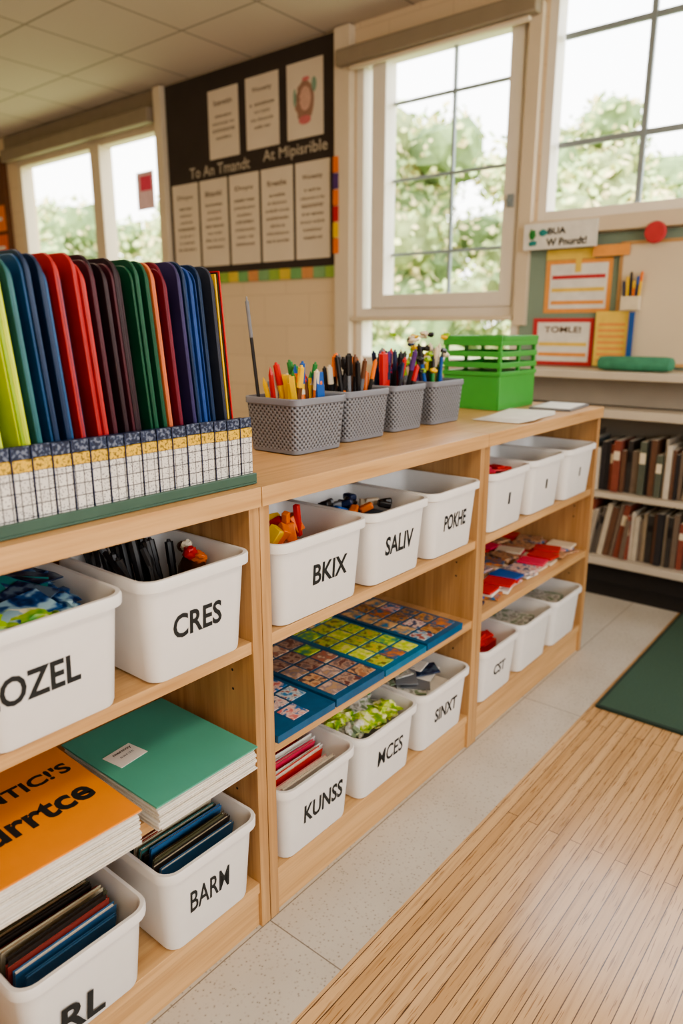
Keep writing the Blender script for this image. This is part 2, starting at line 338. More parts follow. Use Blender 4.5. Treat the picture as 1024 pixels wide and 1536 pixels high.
def bin_books(y0,y1,z,n,cols,xb=-1.130,xf=-.925,h=.15,lean=.30,name='books'):
    b=B(name)
    for i in range(n):
        t=(xf-xb)/n*random.uniform(.45,.9); x=xb+(xf-xb)*(i+.5)/n
        hh=h*random.uniform(.86,1.02)-(.02 if i>n-3 else 0); ln=(y1-y0)*random.uniform(.84,.97); yc=(y0+y1)/2+random.uniform(-.004,.004)
        M=T(x-.035,yc,z+.014,0)@Matrix.Rotation(lean*random.uniform(.7,.9),4,'Y')@Matrix.Rotation(random.uniform(-.03,.03),4,'X')
        c=cols[i%len(cols)] if name=='books' else random.choice(cols)
        b.box(-t/2,-t/2+.0012,-ln/2,ln/2,0,hh,c,M); b.box(t/2-.0012,t/2,-ln/2,ln/2,0,hh,c,M)
        b.box(-t/2+.0012,t/2-.0012,-ln/2+.003,ln/2-.003,0.002,hh-.003,PAPER if random.random()<.5 else c,M)
    b.done()
bT,bR,bD,bN,bC,bB,bO,bK=[P('book_teal',(56,110,106)),P('book_red',(140,54,46)),P('book_dark',(52,46,42)),P('book_brown',(104,86,66)),P('book_cream',(200,188,162)),P('book_blue',(60,110,160)),P('book_olive',(98,96,72)),P('book_black',(26,26,30))]
bin_books(.632,.818,SC,19,[bD,bK,bO,bN,bT,bD,bK,bR,bD,bT,bR,bC,bT,bD,bB,bN,bO,bD,bB],h=.172)
bin_books(.37,.557,SC,19,[bN,bO,bD,bC,bN,bD,bK,bO,bN,bC,bO,bD,bR,bC,bO,bD,bR,bB,bB],h=.150)
bin_books(.93,1.125,SC,14,[PNK,RED,WHT,P('pale_pink',(226,170,176)),WHT,P('pale_green',(150,190,160)),WHT],h=.160,name='activity_books')
b=B('craft_pouches')
LG=picmat('pouch_lime_print',(110,160,30),(180,205,60),(235,240,180),50); LW=picmat('pouch_white_print',(150,150,140),(220,220,214),(120,140,110),40)
for i,(x,y,z,m,sx,sy) in enumerate([(-.97,1.27,.258,LG,.05,.07),(-1.02,1.30,.268,LW,.05,.06),(-1.06,1.26,.272,BRN,.04,.05),(-.95,1.34,.262,LG,.035,.035),(-1.08,1.31,.268,LW,.04,.04),(-1.0,1.22,.27,LG,.03,.04),(-1.08,1.22,.268,LW,.04,.03),(-.96,1.22,.26,LW,.03,.03),(-1.04,1.35,.27,GRN,.03,.02)]): b.blob((x,y,z),(sx,sy,.018),m,i+20,.5,2.8)
b.done()
b=B('paper_packs')
for i in range(7): b.box(-.07,.07,-.085,.085,0,.010,[WHT,GRY,WHT,CRM][i%4],T(-1.02+.004*i,1.54,.125+.0165*i,.03*(i%3)))
for i in range(9): b.box(-.030,.030,-.040,.040,0,.004,[LW,GRY,WHT,LW,PN][i%5],T(-1.02+random.uniform(-.05,.05),1.54+random.uniform(-.05,.05),.245+.004*i,random.uniform(0,3),random.uniform(-.15,.15)))
b.done(.001)
b=B('foam_shapes')
for i in range(24): b.box(-.028,.028,-.018,.018,-.003,.004,random.choice([RED,RED,BRN,RED]),T(-1.02+random.uniform(-.07,.07),1.86+random.uniform(-.06,.06),.25+random.uniform(0,.02),random.uniform(0,3),random.uniform(-.3,.3),random.uniform(-.3,.3)))
b.box(-1.10,-.95,1.79,1.94,.13,.245,RED); b.done(.001)
for (y0_,zz) in((2.02,SC),(2.275,SC),(2.02,SA),(2.275,SA)):
    b=B('paper_sheets')
    for i in range(6): b.box(-.085,.085,-.07,.07,0,.012,[WHT,CRM,LW][i%3],T(-1.02,y0_+.1,zz+.03+.019*i,.02*i))
    b.done()

# photo mats on unit 2 middle shelf --------------------------------------
MAT=plain('mat_blue',(24,88,130),.35,.12,40)
MAT2=plain('mat_teal',(20,110,150),.35,.1,40)
pics=[[picmat('photo_a%d'%i,a,c,d) for i,(a,c,d) in enumerate([((200,150,150),(230,210,200),(60,80,120)),((210,120,120),(230,200,190),(40,110,170)),((220,220,210),(120,140,160),(180,80,60)),((60,130,180),(200,210,210),(160,90,90))])],
[picmat('photo_b%d'%i,a,c,d) for i,(a,c,d) in enumerate([((170,120,90),(210,170,130),(100,80,80)),((190,120,100),(160,120,110),(230,200,170)),((130,110,110),(190,160,140),(110,70,70)),((180,150,120),(140,130,140),(210,180,160))])],
[picmat('photo_c%d'%i,a,c,d) for i,(a,c,d) in enumerate([((180,210,50),(210,230,80),(230,235,140)),((140,200,70),(225,225,60),(120,160,70)),((210,190,60),(180,210,90),(120,120,60)),((60,150,120),(130,190,80),(200,220,80))])],
[picmat('photo_d%d'%i,a,c,d) for i,(a,c,d) in enumerate([((210,130,70),(160,110,80),(40,110,160)),((40,130,180),(190,160,110),(230,190,140)),((130,90,60),(200,150,90),(60,90,120))])]]
mats_=[(.90,1.075,0,MAT,0),(1.08,1.255,1,MAT,.003),(1.26,1.435,2,MAT2,0),(1.44,1.615,3,MAT,.003)]
for k,(ya,yb,pi,mm,dz) in enumerate(mats_):
    b=B('photo_activity_board'); zt=SB+.001
    b.box(-1.25,-.893,ya,yb,zt,zt+.016+dz,mm); zt+=dz
    nx,ny=6,3
    for ix in range(nx):
        for iy in range(ny):
            if pi==0 and (ix+iy*2)%4==1: continue
            x0_=-1.245+.338*ix/nx+.005; x1_=-1.245+.338*(ix+1)/nx-.004
            y0_=ya+.008+(yb-ya-.016)*iy/ny+.003; y1_=ya+.008+(yb-ya-.016)*(iy+1)/ny-.003
            b.box(x0_,x1_,y0_,y1_,zt+.0161,zt+.0175,random.choice(pics[pi] if random.random()<.8 else pics[(pi+1)%4]))
    b.done()
b=B('book_packs')
pk=[RED,BLU,PB,CRM,pics[0][1],pics[3][1],pics[0][0],NAV,WHT,pics[0][3],pics[3][0]]
for i in range(9):
    for j in range(3):
        for l in range(3):
            c=random.choice(pk if i<5 else [RED,PNK,pics[0][1],CRM,BRN,pics[1][0],RED])
            b.box(-.045,.045,-.034,.034,0,.007,c,T(-1.20+.11*j+random.uniform(-.015,.015),1.79+i*.085+random.uniform(-.01,.01),SB+.002+.0085*l,random.uniform(-.35,.35)))
b.done(.001)

# ------------------------------------------------------------------ stacks in unit 1
GF=plain('green_folder_cover',(84,164,144),.42,.04,12); OC=plain('orange_cover',(236,148,50),.4,.05,10)
def stack(name,x0,x1,y0,y1,z0,z1,cover,n,rot=0,jit=.0025):
    b=B(name); cx,cy=(x0+x1)/2,(y0+y1)/2; b.M=T(cx,cy,z0+.001,rot); w,d=x1-x0,y1-y0; hh=(z1-z0-.004)/n
    for i in range(n):
        jx,jy=random.uniform(-jit,jit),random.uniform(-jit,jit)
        b.box(-w/2+.005+jx,w/2-.003+jx,-d/2+.004+jy,d/2-.004+jy,i*hh+(.0),(i+.78)*hh,WHT if i%2 else PAPER,T(0,0,0,random.uniform(-.006,.006)))
        b.box(-w/2+.010,w/2-.012,-d/2+.012,d/2-.012,(i+.78)*hh,(i+1)*hh,bN)
    b.box(-w/2,w/2,-d/2,d/2,z1-z0-.004,z1-z0-.001,cover)
    return b
b=stack('green_folder_stack',-1.145,-.862,.590,.815,SB,SB+.050,GF,16)
b.box(-.055,-.005,-.095,-.035,.0492,.050,WHT,T(0,0.01,0,.12))
b.text('mermoy',T(-.035,-.055,.0505)@Matrix.Rotation(math.radians(90+7),4,'Z'),.04,.008,BLACKINK,.01)
b.text('sanit',T(-.022,-.055,.0505)@Matrix.Rotation(math.radians(90+7),4,'Z'),.03,.006,GRY,.01)
b.done()
b=stack('orange_workbook_stack',-1.165,-.868,.24,.568,SB,SB+.062,OC,20,rot=-.03)
Mo=lambda x,y: T(x,y,.0616)@Matrix.Rotation(math.radians(92),4,'Z')
b.text("NTIC!'S",Mo(-.045,.075),.145,.034,BLACKINK,.03)
b.text('surrtce',Mo(.040,.040),.20,.050,BLACKINK,.03)
b.done()

# ------------------------------------------------------------------ folder box on unit 1
def m_grid():
    m,nt,b=newmat('calendar_card')
    tc=nt.nodes.new('ShaderNodeTexCoord'); sx=nt.nodes.new('ShaderNodeSeparateXYZ'); cb=nt.nodes.new('ShaderNodeCombineXYZ')
    nt.links.new(tc.outputs['Object'],sx.inputs[0]); nt.links.new(sx.outputs[1],cb.inputs[0]); nt.links.new(sx.outputs[2],cb.inputs[1])
    br=N(nt,'ShaderNodeTexBrick'); br.offset=0; br.inputs['Scale'].default_value=1
    br.inputs['Color1'].default_value=(*s2l((232,230,224)),1); br.inputs['Color2'].default_value=(*s2l((216,214,210)),1); br.inputs['Mortar'].default_value=(*s2l((70,70,76)),1)
    br.inputs['Mortar Size'].default_value=.0007; br.inputs['Brick Width'].default_value=.0135; br.inputs['Row Height'].default_value=.0175
    nt.links.new(cb.outputs[0],br.inputs['Vector'])
    n=N(nt,'ShaderNodeTexVoronoi',Scale=300.0); nt.links.new(tc.outputs['Object'],n.inputs['Vector'])
    r=ramp(nt,[(.22,(.22,.22,.26)),(.36,(1,1,1))]); nt.links.new(n.outputs['Distance'],r.inputs[0])
    mx=N(nt,'ShaderNodeMix',data_type='RGBA',blend_type='MULTIPLY'); mx.inputs[0].default_value=1
    nt.links.new(br.outputs[0],mx.inputs[6]); nt.links.new(r.outputs[0],mx.inputs[7]); nt.links.new(mx.outputs[2],b.inputs['Base Color']); b.inputs['Roughness'].default_value=.5
    return m
CARD=m_grid(); DGRN=plain('tray_dark_green',(66,96,84),.45,.08,20); DBL=picmat('navy_pattern',(24,34,58),(30,46,78),(110,120,140),190,.5); YT=picmat('yellow_tab',(222,176,50),(236,196,72),(130,104,40),240,.5)
fb=B('folder_file_box')
fb.box(-1.29,-.916,.13,.886,TOP+.001,TOP+.005,DGRN); fb.box(-.924,-.916,.13,.886,TOP+.005,TOP+.020,DGRN)
fb.box(-1.29,-.933,.874,.886,TOP+.005,TOP+.112,DGRN); fb.box(-1.29,-.933,.13,.142,TOP+.005,TOP+.112,DGRN); fb.box(-1.29,-1.28,.142,.874,TOP+.005,TOP+.112,DGRN)
fb.box(-.943,-.931,.142,.874,TOP+.005,TOP+.118,NAV)
n=26; step=(.886-.13)/n
for i in range(n):
    ya=.13+i*step+.0010; yb=.13+(i+1)*step-.0010; q=random.uniform(-.001,.001)
    fb.box(-.931,-.925,ya,yb,TOP+.014,TOP+.084+q,CARD)
    fb.box(-.931,-.9245,ya,yb,TOP+.0845+q,TOP+.101+q,YT)
    fb.box(-.931,-.9255,ya,yb,TOP+.1015+q,TOP+.119+q,DBL)
    fb.box(-.9250,-.9232,ya-.0018,ya+.0002,TOP+.018,TOP+.119,NAV)
fb.done(.0008,1)
cols={'o':(206,84,40),'k':(28,26,32),'y':(186,204,54),'Y':(150,182,46),'t':(46,98,104),'n':(22,46,80),'b':(28,74,118),'r':(168,46,46),'m':(72,30,42),'d':(44,28,36),'g':(22,78,56),'O':(196,108,70),'M':(106,30,48),'p':(52,46,90),'B':(38,72,136),'s':(50,56,72)}
seq='tgnrmbnokykgrbntkoko'+'oyyyyYytbnbnnrrrdmdmddgggOMMpnBBnBsk'
fo=B('hanging_folders')
def folder_poly(xb,xf,z0,z1,r=.024):
    pts=[(xb,z0),(xf-.008,z0),(xf,z0+.10)]
    for i in range(7):
        a=math.radians(90*i/6); pts.append((xf-r+r*math.cos(a),z1-r+r*math.sin(a)))
    for i in range(5):
        a=math.radians(90+90*i/4); pts.append((xb+.02+.02*math.cos(a),z1-.02+.02*math.sin(a)))
    return pts
ny=len(seq); st=(.862-.165)/ny
for i,ch in enumerate(seq):
    mm=plain('folder_'+ch,cols[ch],.42,.12,18,spec=.4); mm2=plain('folder_edge_'+ch,tuple(min(255,int(v*1.12+8)) for v in cols[ch]),.4,.1,18)
    yb=.165+i*st
    sh=Matrix(((1,0,0,0),(0,1,-.085,0),(0,0,1,0),(0,0,0,1)))
    M=Matrix.Translation((0,yb+.017,TOP+.008))@sh@Matrix.Rotation(random.uniform(-.012,.012),4,'Z')
    top=.358+random.uniform(-.008,.008); xf=-.955+random.uniform(-.006,.004)
    fo.prism(folder_poly(-1.27,xf,0,top),1,0,st*.36,mm,M)
    fo.prism(folder_poly(-1.265,xf-.004,0,top-.005),1,st*.42,st*.80,mm2,M)
fo.done(.0012,2)
b=B('divider_cards'); sh=Matrix(((1,0,0,0),(0,1,-.075,0),(0,0,1,0),(0,0,0,1)))
M=Matrix.Translation((0,.8657,TOP+.012))@sh
ZP=picmat('divider_print',(240,190,60),(236,160,60),(60,60,70),40)
b.prism([(-1.26,0),(-.955,0),(-.955,.345),(-1.26,.345)],1,0,.003,YEL,M); b.prism([(-1.26,0),(-.952,0),(-.952,.348),(-1.26,.348)],1,.0032,.0050,BLK,M); b.prism([(-1.26,0),(-.95,0),(-.95,.35),(-1.26,.35)],1,.0052,.0075,RED,M)
b.box(-1.2,-.96,-.0008,-.0001,.27,.33,ZP,M)
b.done()

# ------------------------------------------------------------------ gray baskets
def m_basket():
    m,nt,b=newmat('perforated_grey_plastic'); tc=nt.nodes.new('ShaderNodeTexCoord')
    sx=nt.nodes.new('ShaderNodeSeparateXYZ'); nt.links.new(tc.outputs['UV'],sx.inputs[0])
    k=2*math.pi/.0125
    def f(sock):
        a=N(nt,'ShaderNodeMath',operation='MULTIPLY'); a.inputs[1].default_value=k; nt.links.new(sock,a.inputs[0])
        c=N(nt,'ShaderNodeMath',operation='SINE'); nt.links.new(a.outputs[0],c.inputs[0]); return c.outputs[0]
    mu=N(nt,'ShaderNodeMath',operation='MULTIPLY'); nt.links.new(f(sx.outputs[0]),mu.inputs[0]); nt.links.new(f(sx.outputs[1]),mu.inputs[1])
    r=ramp(nt,[(.22,s2l((130,134,142))),(.36,s2l((52,54,60)))]); nt.links.new(mu.outputs[0],r.inputs[0])
    nt.links.new(r.outputs[0],b.inputs['Base Color']); b.inputs['Roughness'].default_value=.45
    bp=N(nt,'ShaderNodeBump',Strength=.6,Distance=.002); bp.invert=True; nt.links.new(mu.outputs[0],bp.inputs['Height']); nt.links.new(bp.outputs[0],b.inputs['Normal'])
    return m
PERF=m_basket(); GP=plain('grey_rim_plastic',(122,126,136),.42,.03,20)
def basket(x0,x1,y0,y1,z,h=.117,rot=0):
    b=B('pencil_basket'); w,d=x1-x0,y1-y0; b.M=T((x0+x1)/2,(y0+y1)/2,z+.001,rot)
    R=lambda s_,zz,r: [(x,y,zz) for x,y in rrect(w-s_,d-s_,r,4)]
    b.loft([R(.030,0,.014),R(.022,.002,.018),R(.020,.010,.018)],GP,cap1=False)
    b.loft([R(.020,.010,.018),R(.006,h-.016,.02)],PERF,cap0=False,cap1=False)
    b.loft([R(.006,h-.016,.02),R(.0,h-.014,.021),R(0,h-.002,.021),R(.003,h,.02),R(.009,h,.018),R(.012,h-.004,.016),R(.028,.012,.014)],GP,cap0=False)
    b.done()
bk=[(-1.205,-1.040,1.125,1.305),(-1.225,-1.068,1.335,1.515),(-1.235,-1.080,1.548,1.705),(-1.235,-1.080,1.738,1.91)]
for q in bk: basket(*q,TOP,h=.122)
pencols=[[YEL,ORG,RED,BLU,CRM,GRN,BRN,YEL,CRM],[BLK,BLK,CRM,BRN,ORG,GRY,BLK,BLK],[RED,BLK,PUR,BLK,GRY,NAV,RED],[LIM,BRN,GRN,BLK,PUR,BLU,GRY]]
for i,(q,cl) in enumerate(zip(bk,pencols)):
    b=B('pens_and_pencils'); cx,cy=(q[0]+q[1])/2,(q[2]+q[3])/2
    bunch(b,cx,cy,TOP+.02,.040,.042,34,[.174,.185,.190,.20][i],cl,cl if i<3 else [YEL,LIM,BLK,CRM],.0060,.20,pencil=(i in(0,3)))
    if i==0:
        for j in range(5): b.box(-.004,.004,-.012,.012,0,.130+.006*j,BLU,T(cx+.01+.009*j,cy+.04,TOP+.02,0,.05*j-.1))
        for j in range(4): b.box(-.005,.005,-.008,.008,0,.15,YEL,T(cx-.02+.02*j,cy-.03,TOP+.02,0.2*j,.12*j-.2,-.1))
        b.pen((-1.170,1.155,TOP+.03),(-1.18,1.125,TOP+.335),.004,BLK,GRY)
    if i==2: b.pen((cx+.02,cy-.05,TOP+.02),(cx+.03,cy-.07,TOP+.21),.011,RED,RED)
    if i==3:
        for j in range(44): b.blob((cx+random.uniform(-.08,.05),cy+random.uniform(-.10,.06),TOP+.200+random.uniform(-.05,.055)),(.011,.011,.007),random.choice([YEL,LIM,BLK,CRM,LIM,BLK,NAV]),j,.6,3,2)
    b.done()
basket(-1.31,-1.245,1.30,1.46,TOP,.14)
GC=plain('green_crate_plastic',(66,158,66),.35,.05,12); 
b=B('green_letter_tray'); x0,x1,y0,y1=-1.328,-1.115,2.19,2.455; z=TOP+.001; t=.006
b.box(x0,x1,y0,y1,z,z+t,GC); b.box(x0,x0+t,y0,y1,z+t,z+.125,GC)
b.box(x1-t,x1,y0,y1,z+t,z+.125,GC); b.box(x0+t,x1-t,y0,y0+t,z+t,z+.125,GC); b.box(x0+t,x1-t,y1-t,y1,z+t,z+.125,GC)
b.box(x0-.004,x1+.004,y0-.004,y1+.004,z+.112,z+.126,GC)
for lev in range(3):
    za=z+.138+lev*.036
    b.box(x0-.003,x1+.003,y0-.004,y0+.003,za,za+.018,GC); b.box(x0-.003,x1+.003,y1-.003,y1+.004,za,za+.018,GC)
    b.box(x0-.004,x0+.003,y0,y1,za,za+.018,GC); b.box(x1-.003,x1+.004,y0,y1,za,za+.018,GC)
    b.box(x0,x1,y0,y1,za,za+.003,GC)
for (xx,yy) in((x0,y0),(x1-.012,y0),(x0,y1-.012),(x1-.012,y1-.012),(x0,(y0+y1)/2),(x1-.012,(y0+y1)/2)):
    b.box(xx,xx+.012,yy,yy+.012,z+.12,z+.24,GC)
b.box(x0-.005,x1+.005,y0-.005,y0+.008,z+.226,z+.242,GC); b.box(x0-.005,x1+.005,y1-.008,y1+.005,z+.226,z+.242,GC); b.box(x1-.008,x1+.005,y0,y1,z+.226,z+.242,GC); b.box(x0-.005,x0+.008,y0,y1,z+.226,z+.242,GC)
b.done(.002)
b=B('paper_sheets')
for i in range(5): b.box(-.075,.075,-.14,.14,0,.0008,WHT,T(-.995,2.07+.01*i,TOP+.002+i*.0012,.03+.04*i))
b.done()
b=B('tablet'); b.box(-.07,.07,-.11,.11,0,.008,GRY,T(-1.0,2.42,TOP+.001,.1)); b.box(-.062,.062,-.10,.10,.008,.0085,WHT,T(-1.0,2.42,TOP+.001,.1)); b.done(.002)

# ------------------------------------------------------------------ bulletin board (dark) on the back wall
BB=plain('dark_brown_board',(60,50,44),.8,.08,6); SHT=plain('poster_paper',(222,208,188),.7,.03,5); SK=plain('chalk_lettering',(190,178,160),.8,.05); INK=plain('poster_ink',(112,94,80),.8,.1)
yb=YW-.001
b=B('bulletin_board'); b.box(-4.51,-2.95,yb-.02,yb,1.56,2.815,BB)
F=lambda x,z,y: frame((x,y,z),(1,0,0),(0,0,1))
b.text('To An Tmandt',F(-3.98,2.225,yb-.0215),.60,.07,SK,.01); b.text('At Mipisrible',F(-3.29,2.235,yb-.0215),.54,.085,SK,.01)
for i in range(16):
    b.box(-4.51+i*.0975,-4.51+i*.0975+.094,yb-.018,yb,1.49,1.557,plain('border_%d'%(i%5),[(150,180,90),(214,190,90),(120,170,110),(210,150,100),(130,170,120)][i%5],.7))
for i in range(6): b.box(-2.948,-2.91+.0,yb-.06,yb-.055,1.62+i*.09,1.705+i*.09,[ORG,YEL,RED,ORG,PUR,ORG][i])
b.done()
def poster(x0,x1,z0,z1,kind,y=yb-.021):
    b=B('paper_poster'); b.box(x0,x1,y-.003,y-.0005,z0,z1,SHT); w=x1-x0; h=z1-z0; xc=(x0+x1)/2
    if kind=='pic':
        FC=plain('portrait_skin',(210,170,152),.7); HR=plain('portrait_hair',(160,124,106),.7); DR=plain('portrait_dress',(206,120,120),.7); GB=plain('portrait_leaf',(130,160,140),.7)
        def el(cx,cz,rx,rz,m,yy): b.add([(cx+rx*math.cos(a*math.pi/12)*(1+.12*math.sin(3*a)),yy,cz+rz*math.sin(a*math.pi/12)) for a in range(24)],[list(range(24))],m)
        zc=(z0+z1)/2
        el(xc,zc-.01,.075,.115,HR,y-.0035); el(xc+.005,zc+.005,.045,.065,FC,y-.004); el(xc,zc-.11,.05,.025,DR,y-.0045); el(xc+.075,zc+.07,.02,.04,GB,y-.0038); el(xc-.08,zc+.02,.012,.05,GB,y-.0038); el(xc+.01,zc+.11,.03,.012,DR,y-.0039)
    else:
        b.text(random.choice(['Bulds','Bitanki','Rrvesthe','Wooeetty','Ioavetin','Doyu']),F(xc,z1-.08 if kind=='t' else z1-.09,y-.0035),w*.6,.035,INK,.02)
        n=7 if kind=='b' else 4
        for i in range(n):
            ww=w*random.uniform(.45,.75); zz=z1-.16-(h-.24)*i/n; s_=''.join(random.choice('abcdeimnorstuv  ') for _ in range(12)).strip()
            b.text(s_ or 'abc',F(xc,zz,y-.0035),ww,.02,INK,.015 if i%3 else .03)
    b.done()
poster(-4.06,-3.77,2.285,2.70,'t'); poster(-3.70,-3.41,2.295,2.71,'t'); poster(-3.34,-3.05,2.30,2.715,'pic')
for i in range(5): poster(-4.48+i*.300,-4.48+i*.300+.278,1.605,2.165,'b')
b=B('bulletin_board'); b.box(-7.38,-6.84,3.56,3.599,1.2,2.68,plain('brown_cork',(110,70,44),.8,.1,20))
for i,(z0_,c) in enumerate([(1.55,ORG),(1.80,P('salmon_paper',(220,110,70),.7)),(2.05,P('orange_paper',(230,130,60),.7))]): b.box(-7.3,-6.88,3.552,3.559,z0_,z0_+.22,c); b.box(-7.25,-6.93,3.549,3.5515,z0_+.09,z0_+.12,WHT)
b.done()
b=B('window_flag'); b.box(-4.88,-4.68,3.565,3.57,2.04,2.30,P('pale_pink_paper',(246,214,220),.7)); b.box(-4.83,-4.70,3.560,3.564,2.17,2.27,P('bright_pink_paper',(240,90,120),.7)); b.done()

# ------------------------------------------------------------------ back bookcase + bulletin wall
BC=plain('bookcase_cream',(204,194,178),.5,.03,10); BG=plain('bookcase_grey',(154,147,138),.6,.04,10)
b=B('low_bookcase'); X0,X1=-1.95,.6
b.box(X0,X1,3.27,3.595,.965,1.0,BC); b.box(X0,X1,3.40,3.595,.84,.965,BG)
b.box(X0,X1,3.27,3.595,.795,.835,BC)
b.box(X0,X1,3.575,3.595,.07,.795,BG)
b.box(X0,X1,3.29,3.575,.425,.45,BC); b.box(X0,X1,3.29,3.575,.10,.135,BC)
b.box(X0,X1,3.34,3.595,0,.10,DGREY)
for x in(X0,-.35,X1-.03): b.box(x,x+.03,3.285,3.575,.135,.795,BC)
b.done(.004)
b=B('floor_shade_strip'); b.box(-1.9,.6,3.17,3.335,0.0005,.006,DGREY); b.done()  # dark strip laid on the floor as painted shadow along the bookcase
bk2=[(60,56,54),(196,186,168),(120,104,90),(140,74,60),(80,90,94),(208,200,186),(100,92,84),(46,44,48),(150,134,112),(92,98,86),(170,160,146),(110,78,60)]
for z in(.451,.136):
    b=B('row_of_books'); x=-1.90; ln=0
    while x<.5:
        w=random.uniform(.010,.034); h=random.uniform(.19,.275); d=random.uniform(.17,.2)
        k=random.randrange(12); c=plain('shelfbook_%d'%k,bk2[k],.6)
        if abs(x+w-(-.35))<.07 or (-.42<x<-.32): x+=.10; continue
        if random.random()<.12: ln=random.choice([0,.10,.05,.14])
        M=T(x,3.33+random.uniform(0,.025),z,0)@Matrix.Rotation(ln,4,'Y')
        b.box(0,w*.9,0,d,0.001,h,c,M); b.box(.002,w*.9-.002,.003,d,h,h+.0008,PAPER,M)
        if k%3==0: b.box(.001,w*.9-.001,-.001,0,h*random.uniform(.55,.7),h*.8,CRM if k%2 else BLK,M)
        x+=w+.001
    b.done()
SG=plain('sage_board',(134,154,140),.8,.04,6); CB=plain('cream_whiteboard',(222,208,184),.5,.02,5)
b=B('pin_board'); b.box(-1.73,.4,yb-.015,yb,1.002,1.62,SG)
b.box(-1.22,.35,yb-.03,yb-.016,1.03,1.56,CB)
b.box(-1.235,-1.22,yb-.034,yb-.016,1.015,1.575,WZ); b.box(-1.22,.35,yb-.034,yb-.016,1.56,1.575,WX); b.box(-1.22,.35,yb-.034,yb-.016,1.015,1.03,WX)
b.done()
y=yb-.0165
def card(nm,x0,x1,z0,z1,bc_,stripes,txt=None,y=y,dy=0):
    b=B(nm); y=y-dy; b.box(x0,x1,y-.003,y,z0,z1,bc_); b.box(x0+.025,x1-.02,y-.0045,y-.003,z0+.02,z1-.02,WHT)
    for (za,m) in stripes: b.box(x0+.035,x1-.03,y-.0055,y-.0045,za,za+.018,m)
    if txt: b.text(txt,F((x0+x1)/2,z1-.055,y-.006),(x1-x0)*.6,.03,INK,.02)
    b.done()
PO=P('pale_orange',(236,164,92),.7); PY=P('pale_yellow',(236,204,104),.7); CR=P('crimson_card',(196,64,70),.7)
card('chart_card',-1.60,-1.27,1.26,1.51,PO,[(1.30,PO),(1.36,PY),(1.42,CR)])
card('chart_card',-1.65,-1.335,.985+.02,1.235,CR,[(1.05,PO),(1.10,PY)],'TOMLE!')
b=B('chart_card'); b.box(-1.322,-1.165,y-.023,y-.02,1.01,1.265,PY)
for i in range(7): b.box(-1.305,-1.18,y-.0245,y-.0232,1.03+.028*i,1.043+.028*i,PO)
b.done()
b=B('header_strip'); b.box(-1.60,-1.36,y-.006,y-.0005,1.512,1.56,PY); b.box(-1.36,-1.19,y-.03,y-.024,1.515,1.565,PO); b.box(-1.45,-1.42,y-.0075,y-.006,1.45,1.54,PY); b.done()
b=B('name_sign'); b.box(-1.70,-1.335,3.515,3.527,1.56,1.68,WHT); b.blob((-1.655,3.513,1.63),(.018,.004,.022),GRN,2,.5); b.blob((-1.60,3.513,1.635),(.022,.004,.014),TEAL,4,.5); b.blob((-1.65,3.513,1.59),(.02,.004,.012),TEAL,5,.5)
b.text('BUA',F(-1.53,1.64,3.512),.09,.03,BLACKINK,.02); b.text('W Pnurdt!',F(-1.48,1.59,3.512),.2,.035,BLACKINK,.02); b.done()
b=B('red_disc_magnet'); b.cyl((-1.075,3.528,1.60),(-1.075,3.51,1.60),.048,.044,CR,24); b.done(.003)
b=B('pencil_pocket'); b.box(-1.20,-1.12,yb-.075,yb-.034,1.27,1.33,CRM)
for i in range(6): b.pen((-1.19+.012*i,yb-.055,1.28),(-1.20+.016*i,yb-.055,1.40+.02*(i%3)),.006,[NAV,YEL,BLK,ORG,NAV,YEL][i],[NAV,YEL,BLK,YEL,BLU,ORG][i])
b.done()
b=B('blue_strip_card'); b.box(-1.160,-1.135,yb-.06,yb-.055,1.01,1.26,BLU); b.done()
b=B('green_zip_pouch'); b.loft([[(x,yy+3.37,zz+1.0345) for yy,zz in rrect(.09*s_,.062*s_,.028*s_,4)] for x,s_ in((-1.22,.55),(-1.21,.9),(-1.19,1),(-1.06,1.02),(-.93,1),(-.905,.9),(-.895,.5))],plain('teal_green_cloth',(70,140,112),.7,.15,30)); b.done()

# ------------------------------------------------------------------ rug
RG=plain('green_rug',(62,88,74),.95,.25,300,bump=.5)
b=B('green_rug'); b.box(-.685,1.3,2.165,3.15,.0008,.010,RG); E=plain('rug_border',(40,60,52),.9)
b.box(-.695,-.685,2.155,3.16,.0008,.009,E); b.box(-.685,1.3,2.155,2.165,.0008,.009,E); b.box(-.685,1.3,3.15,3.16,.0008,.009,E); b.done()

# ------------------------------------------------------------------ outside
GR=plain('lawn',(176,184,130),.9,.2,3)
b=B('ground'); b.box(-60,40,3.9,70,-.6,-.5,GR); b.done()
LV=[plain('foliage_%d'%i,c,.9,.2,3.5) for i,c in enumerate([(184,198,134),(206,208,146),(162,182,122),(220,204,150)])]  # leaf colours kept pale: outdoor haze is painted into them
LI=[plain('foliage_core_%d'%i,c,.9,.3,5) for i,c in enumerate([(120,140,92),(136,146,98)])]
BK=plain('bark',(110,96,84),.9,.2,10)
rt=random.Random(11)
def leaves(b,c,rad,n,size):
    cx,cy,cz=c
    for _ in range(n):
        u=rt.uniform(-1,1); a=rt.uniform(0,6.283); q=math.sqrt(1-u*u); d=Vector((q*math.cos(a),q*math.sin(a),u))
        k=rt.uniform(.78,1.12); p=Vector((cx+d.x*rad[0]*k,cy+d.y*rad[1]*k,cz+d.z*rad[2]*k))
        t1=Vector((rt.uniform(-1,1),rt.uniform(-1,1),rt.uniform(-1,1))).normalized(); t2=t1.cross(d+Vector((.3,.1,.2))).normalized()
        s_=size*rt.uniform(.6,1.3); o=len(b.v)
        for e in(p-t1*s_,p+t2*s_*.6,p+t1*s_,p-t2*s_*.6): b.v.append(tuple(e))
        b.f.append([o,o+1,o+2,o+3]); b.m.append(b.mi(LV[rt.randrange(4)])); b.uv.append([(0,0)]*4)
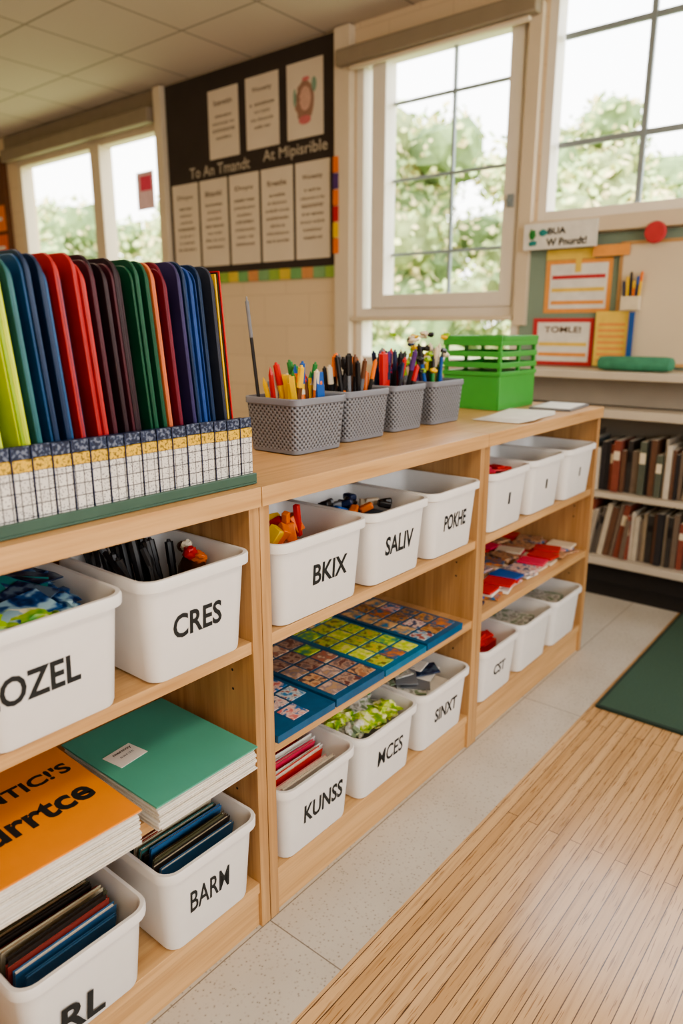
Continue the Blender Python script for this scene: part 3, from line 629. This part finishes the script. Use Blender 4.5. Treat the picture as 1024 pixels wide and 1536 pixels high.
def tree(x,y,h,r):
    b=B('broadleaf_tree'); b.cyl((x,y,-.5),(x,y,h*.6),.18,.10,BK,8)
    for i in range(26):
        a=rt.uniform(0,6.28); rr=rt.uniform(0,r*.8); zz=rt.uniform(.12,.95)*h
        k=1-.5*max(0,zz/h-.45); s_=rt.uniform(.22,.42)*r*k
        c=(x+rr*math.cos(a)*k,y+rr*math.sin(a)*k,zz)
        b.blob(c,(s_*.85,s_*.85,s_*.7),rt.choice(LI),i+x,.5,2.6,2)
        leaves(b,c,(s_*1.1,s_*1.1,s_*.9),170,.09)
    b.done(smooth=False)
for (x,y_,h,r) in [(-4.5,11,3.6,2.0),(-8,12,4.6,2.4),(-11.5,13,4.6,2.4),(-15,12,4.4,2.4),(-19,11,4.2,2.6),(-24,12,4.8,2.8),(-6.5,17,5.8,3.0),(-1.6,12,3.2,1.8),(1.2,13,3.8,2.0),(-3.0,18,4.8,2.8),(-13,19,6.3,3.3),(4.5,13,4,2.4),(-29,13,6,3.5),(-19,18,6.5,3.5)]:
    tree(x,y_,h,r)
b=B('hedge_row')
for i in range(26):
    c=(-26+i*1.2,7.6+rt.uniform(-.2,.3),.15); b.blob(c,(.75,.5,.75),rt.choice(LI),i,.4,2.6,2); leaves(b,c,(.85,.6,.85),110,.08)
b.done(smooth=False)

# ------------------------------------------------------------------ lights
w=D.worlds.new('sky'); scene.world=w; w.use_nodes=True; nt=w.node_tree; bg=nt.nodes['Background']
tc=nt.nodes.new('ShaderNodeTexCoord'); sx=nt.nodes.new('ShaderNodeSeparateXYZ'); nt.links.new(tc.outputs['Generated'],sx.inputs[0])
r=ramp(nt,[(.0,(1,.97,.92)),(.6,(.88,.93,1))]); nt.links.new(sx.outputs[2],r.inputs[0]); nt.links.new(r.outputs[0],bg.inputs[0]); bg.inputs[1].default_value=6.2
sl=D.lights.new('sun','SUN'); sl.energy=5; sl.angle=.02; sl.color=(1,.93,.82); so=D.objects.new('sun',sl); scene.collection.objects.link(so)
so.rotation_euler=Vector((.25,1,-1.0)).to_track_quat('-Z','Y').to_euler()
LP=plain('fill_housing',(230,228,222),.5)  # body for the added fill lights
for i,(x,y_) in enumerate([(-2.0,.4),(.6,.9),(.6,-1.1),(-2.2,-1.4),(-4.6,-.6)]):  # unseen ceiling panels, added to fill the room with warm light
    h=B('added_ceiling_light'); h.box(x-.32,x+.32,y_-.62,y_+.62,ZC-.02,ZC-.0005,LP); ho=h.done(.004)
    l=D.lights.new('ceiling_fill','AREA'); l.shape='RECTANGLE'; l.size=.58; l.size_y=1.18; l.energy=19; l.color=(1,.82,.62)
    o=D.objects.new('ceiling_fill',l); scene.collection.objects.link(o); o.location=(x,y_,ZC-.025); o.parent=ho
def portal(loc,rot,sx_,sy_):
    l=D.lights.new('daylight_portal','AREA'); l.shape='RECTANGLE'; l.size=sx_; l.size_y=sy_; l.cycles.is_portal=True
    o=D.objects.new('daylight_portal',l); scene.collection.objects.link(o); o.location=loc; o.rotation_euler=rot
for o_ in (L_O,W1,W2): portal(((o_[0]+o_[1])/2,3.76,(o_[2]+o_[3])/2),(math.radians(-90),0,0),o_[1]-o_[0],o_[3]-o_[2])
portal((XR+.16,.5,1.785),(0,math.radians(90),0),1.67,4.8)

# ------------------------------------------------------------------ camera
cam=D.cameras.new('camera'); co=D.objects.new('camera',cam); scene.collection.objects.link(co)
cam.sensor_fit='VERTICAL'; cam.sensor_height=36; cam.sensor_width=24; cam.lens=1083.36/1536*36; cam.clip_start=.01
co.location=(0,0,1.1967); co.rotation_euler=(math.pi/2-.2519,0,.6835)
cam.dof.use_dof=True; cam.dof.focus_distance=1.35; cam.dof.aperture_fstop=2.6
scene.camera=co
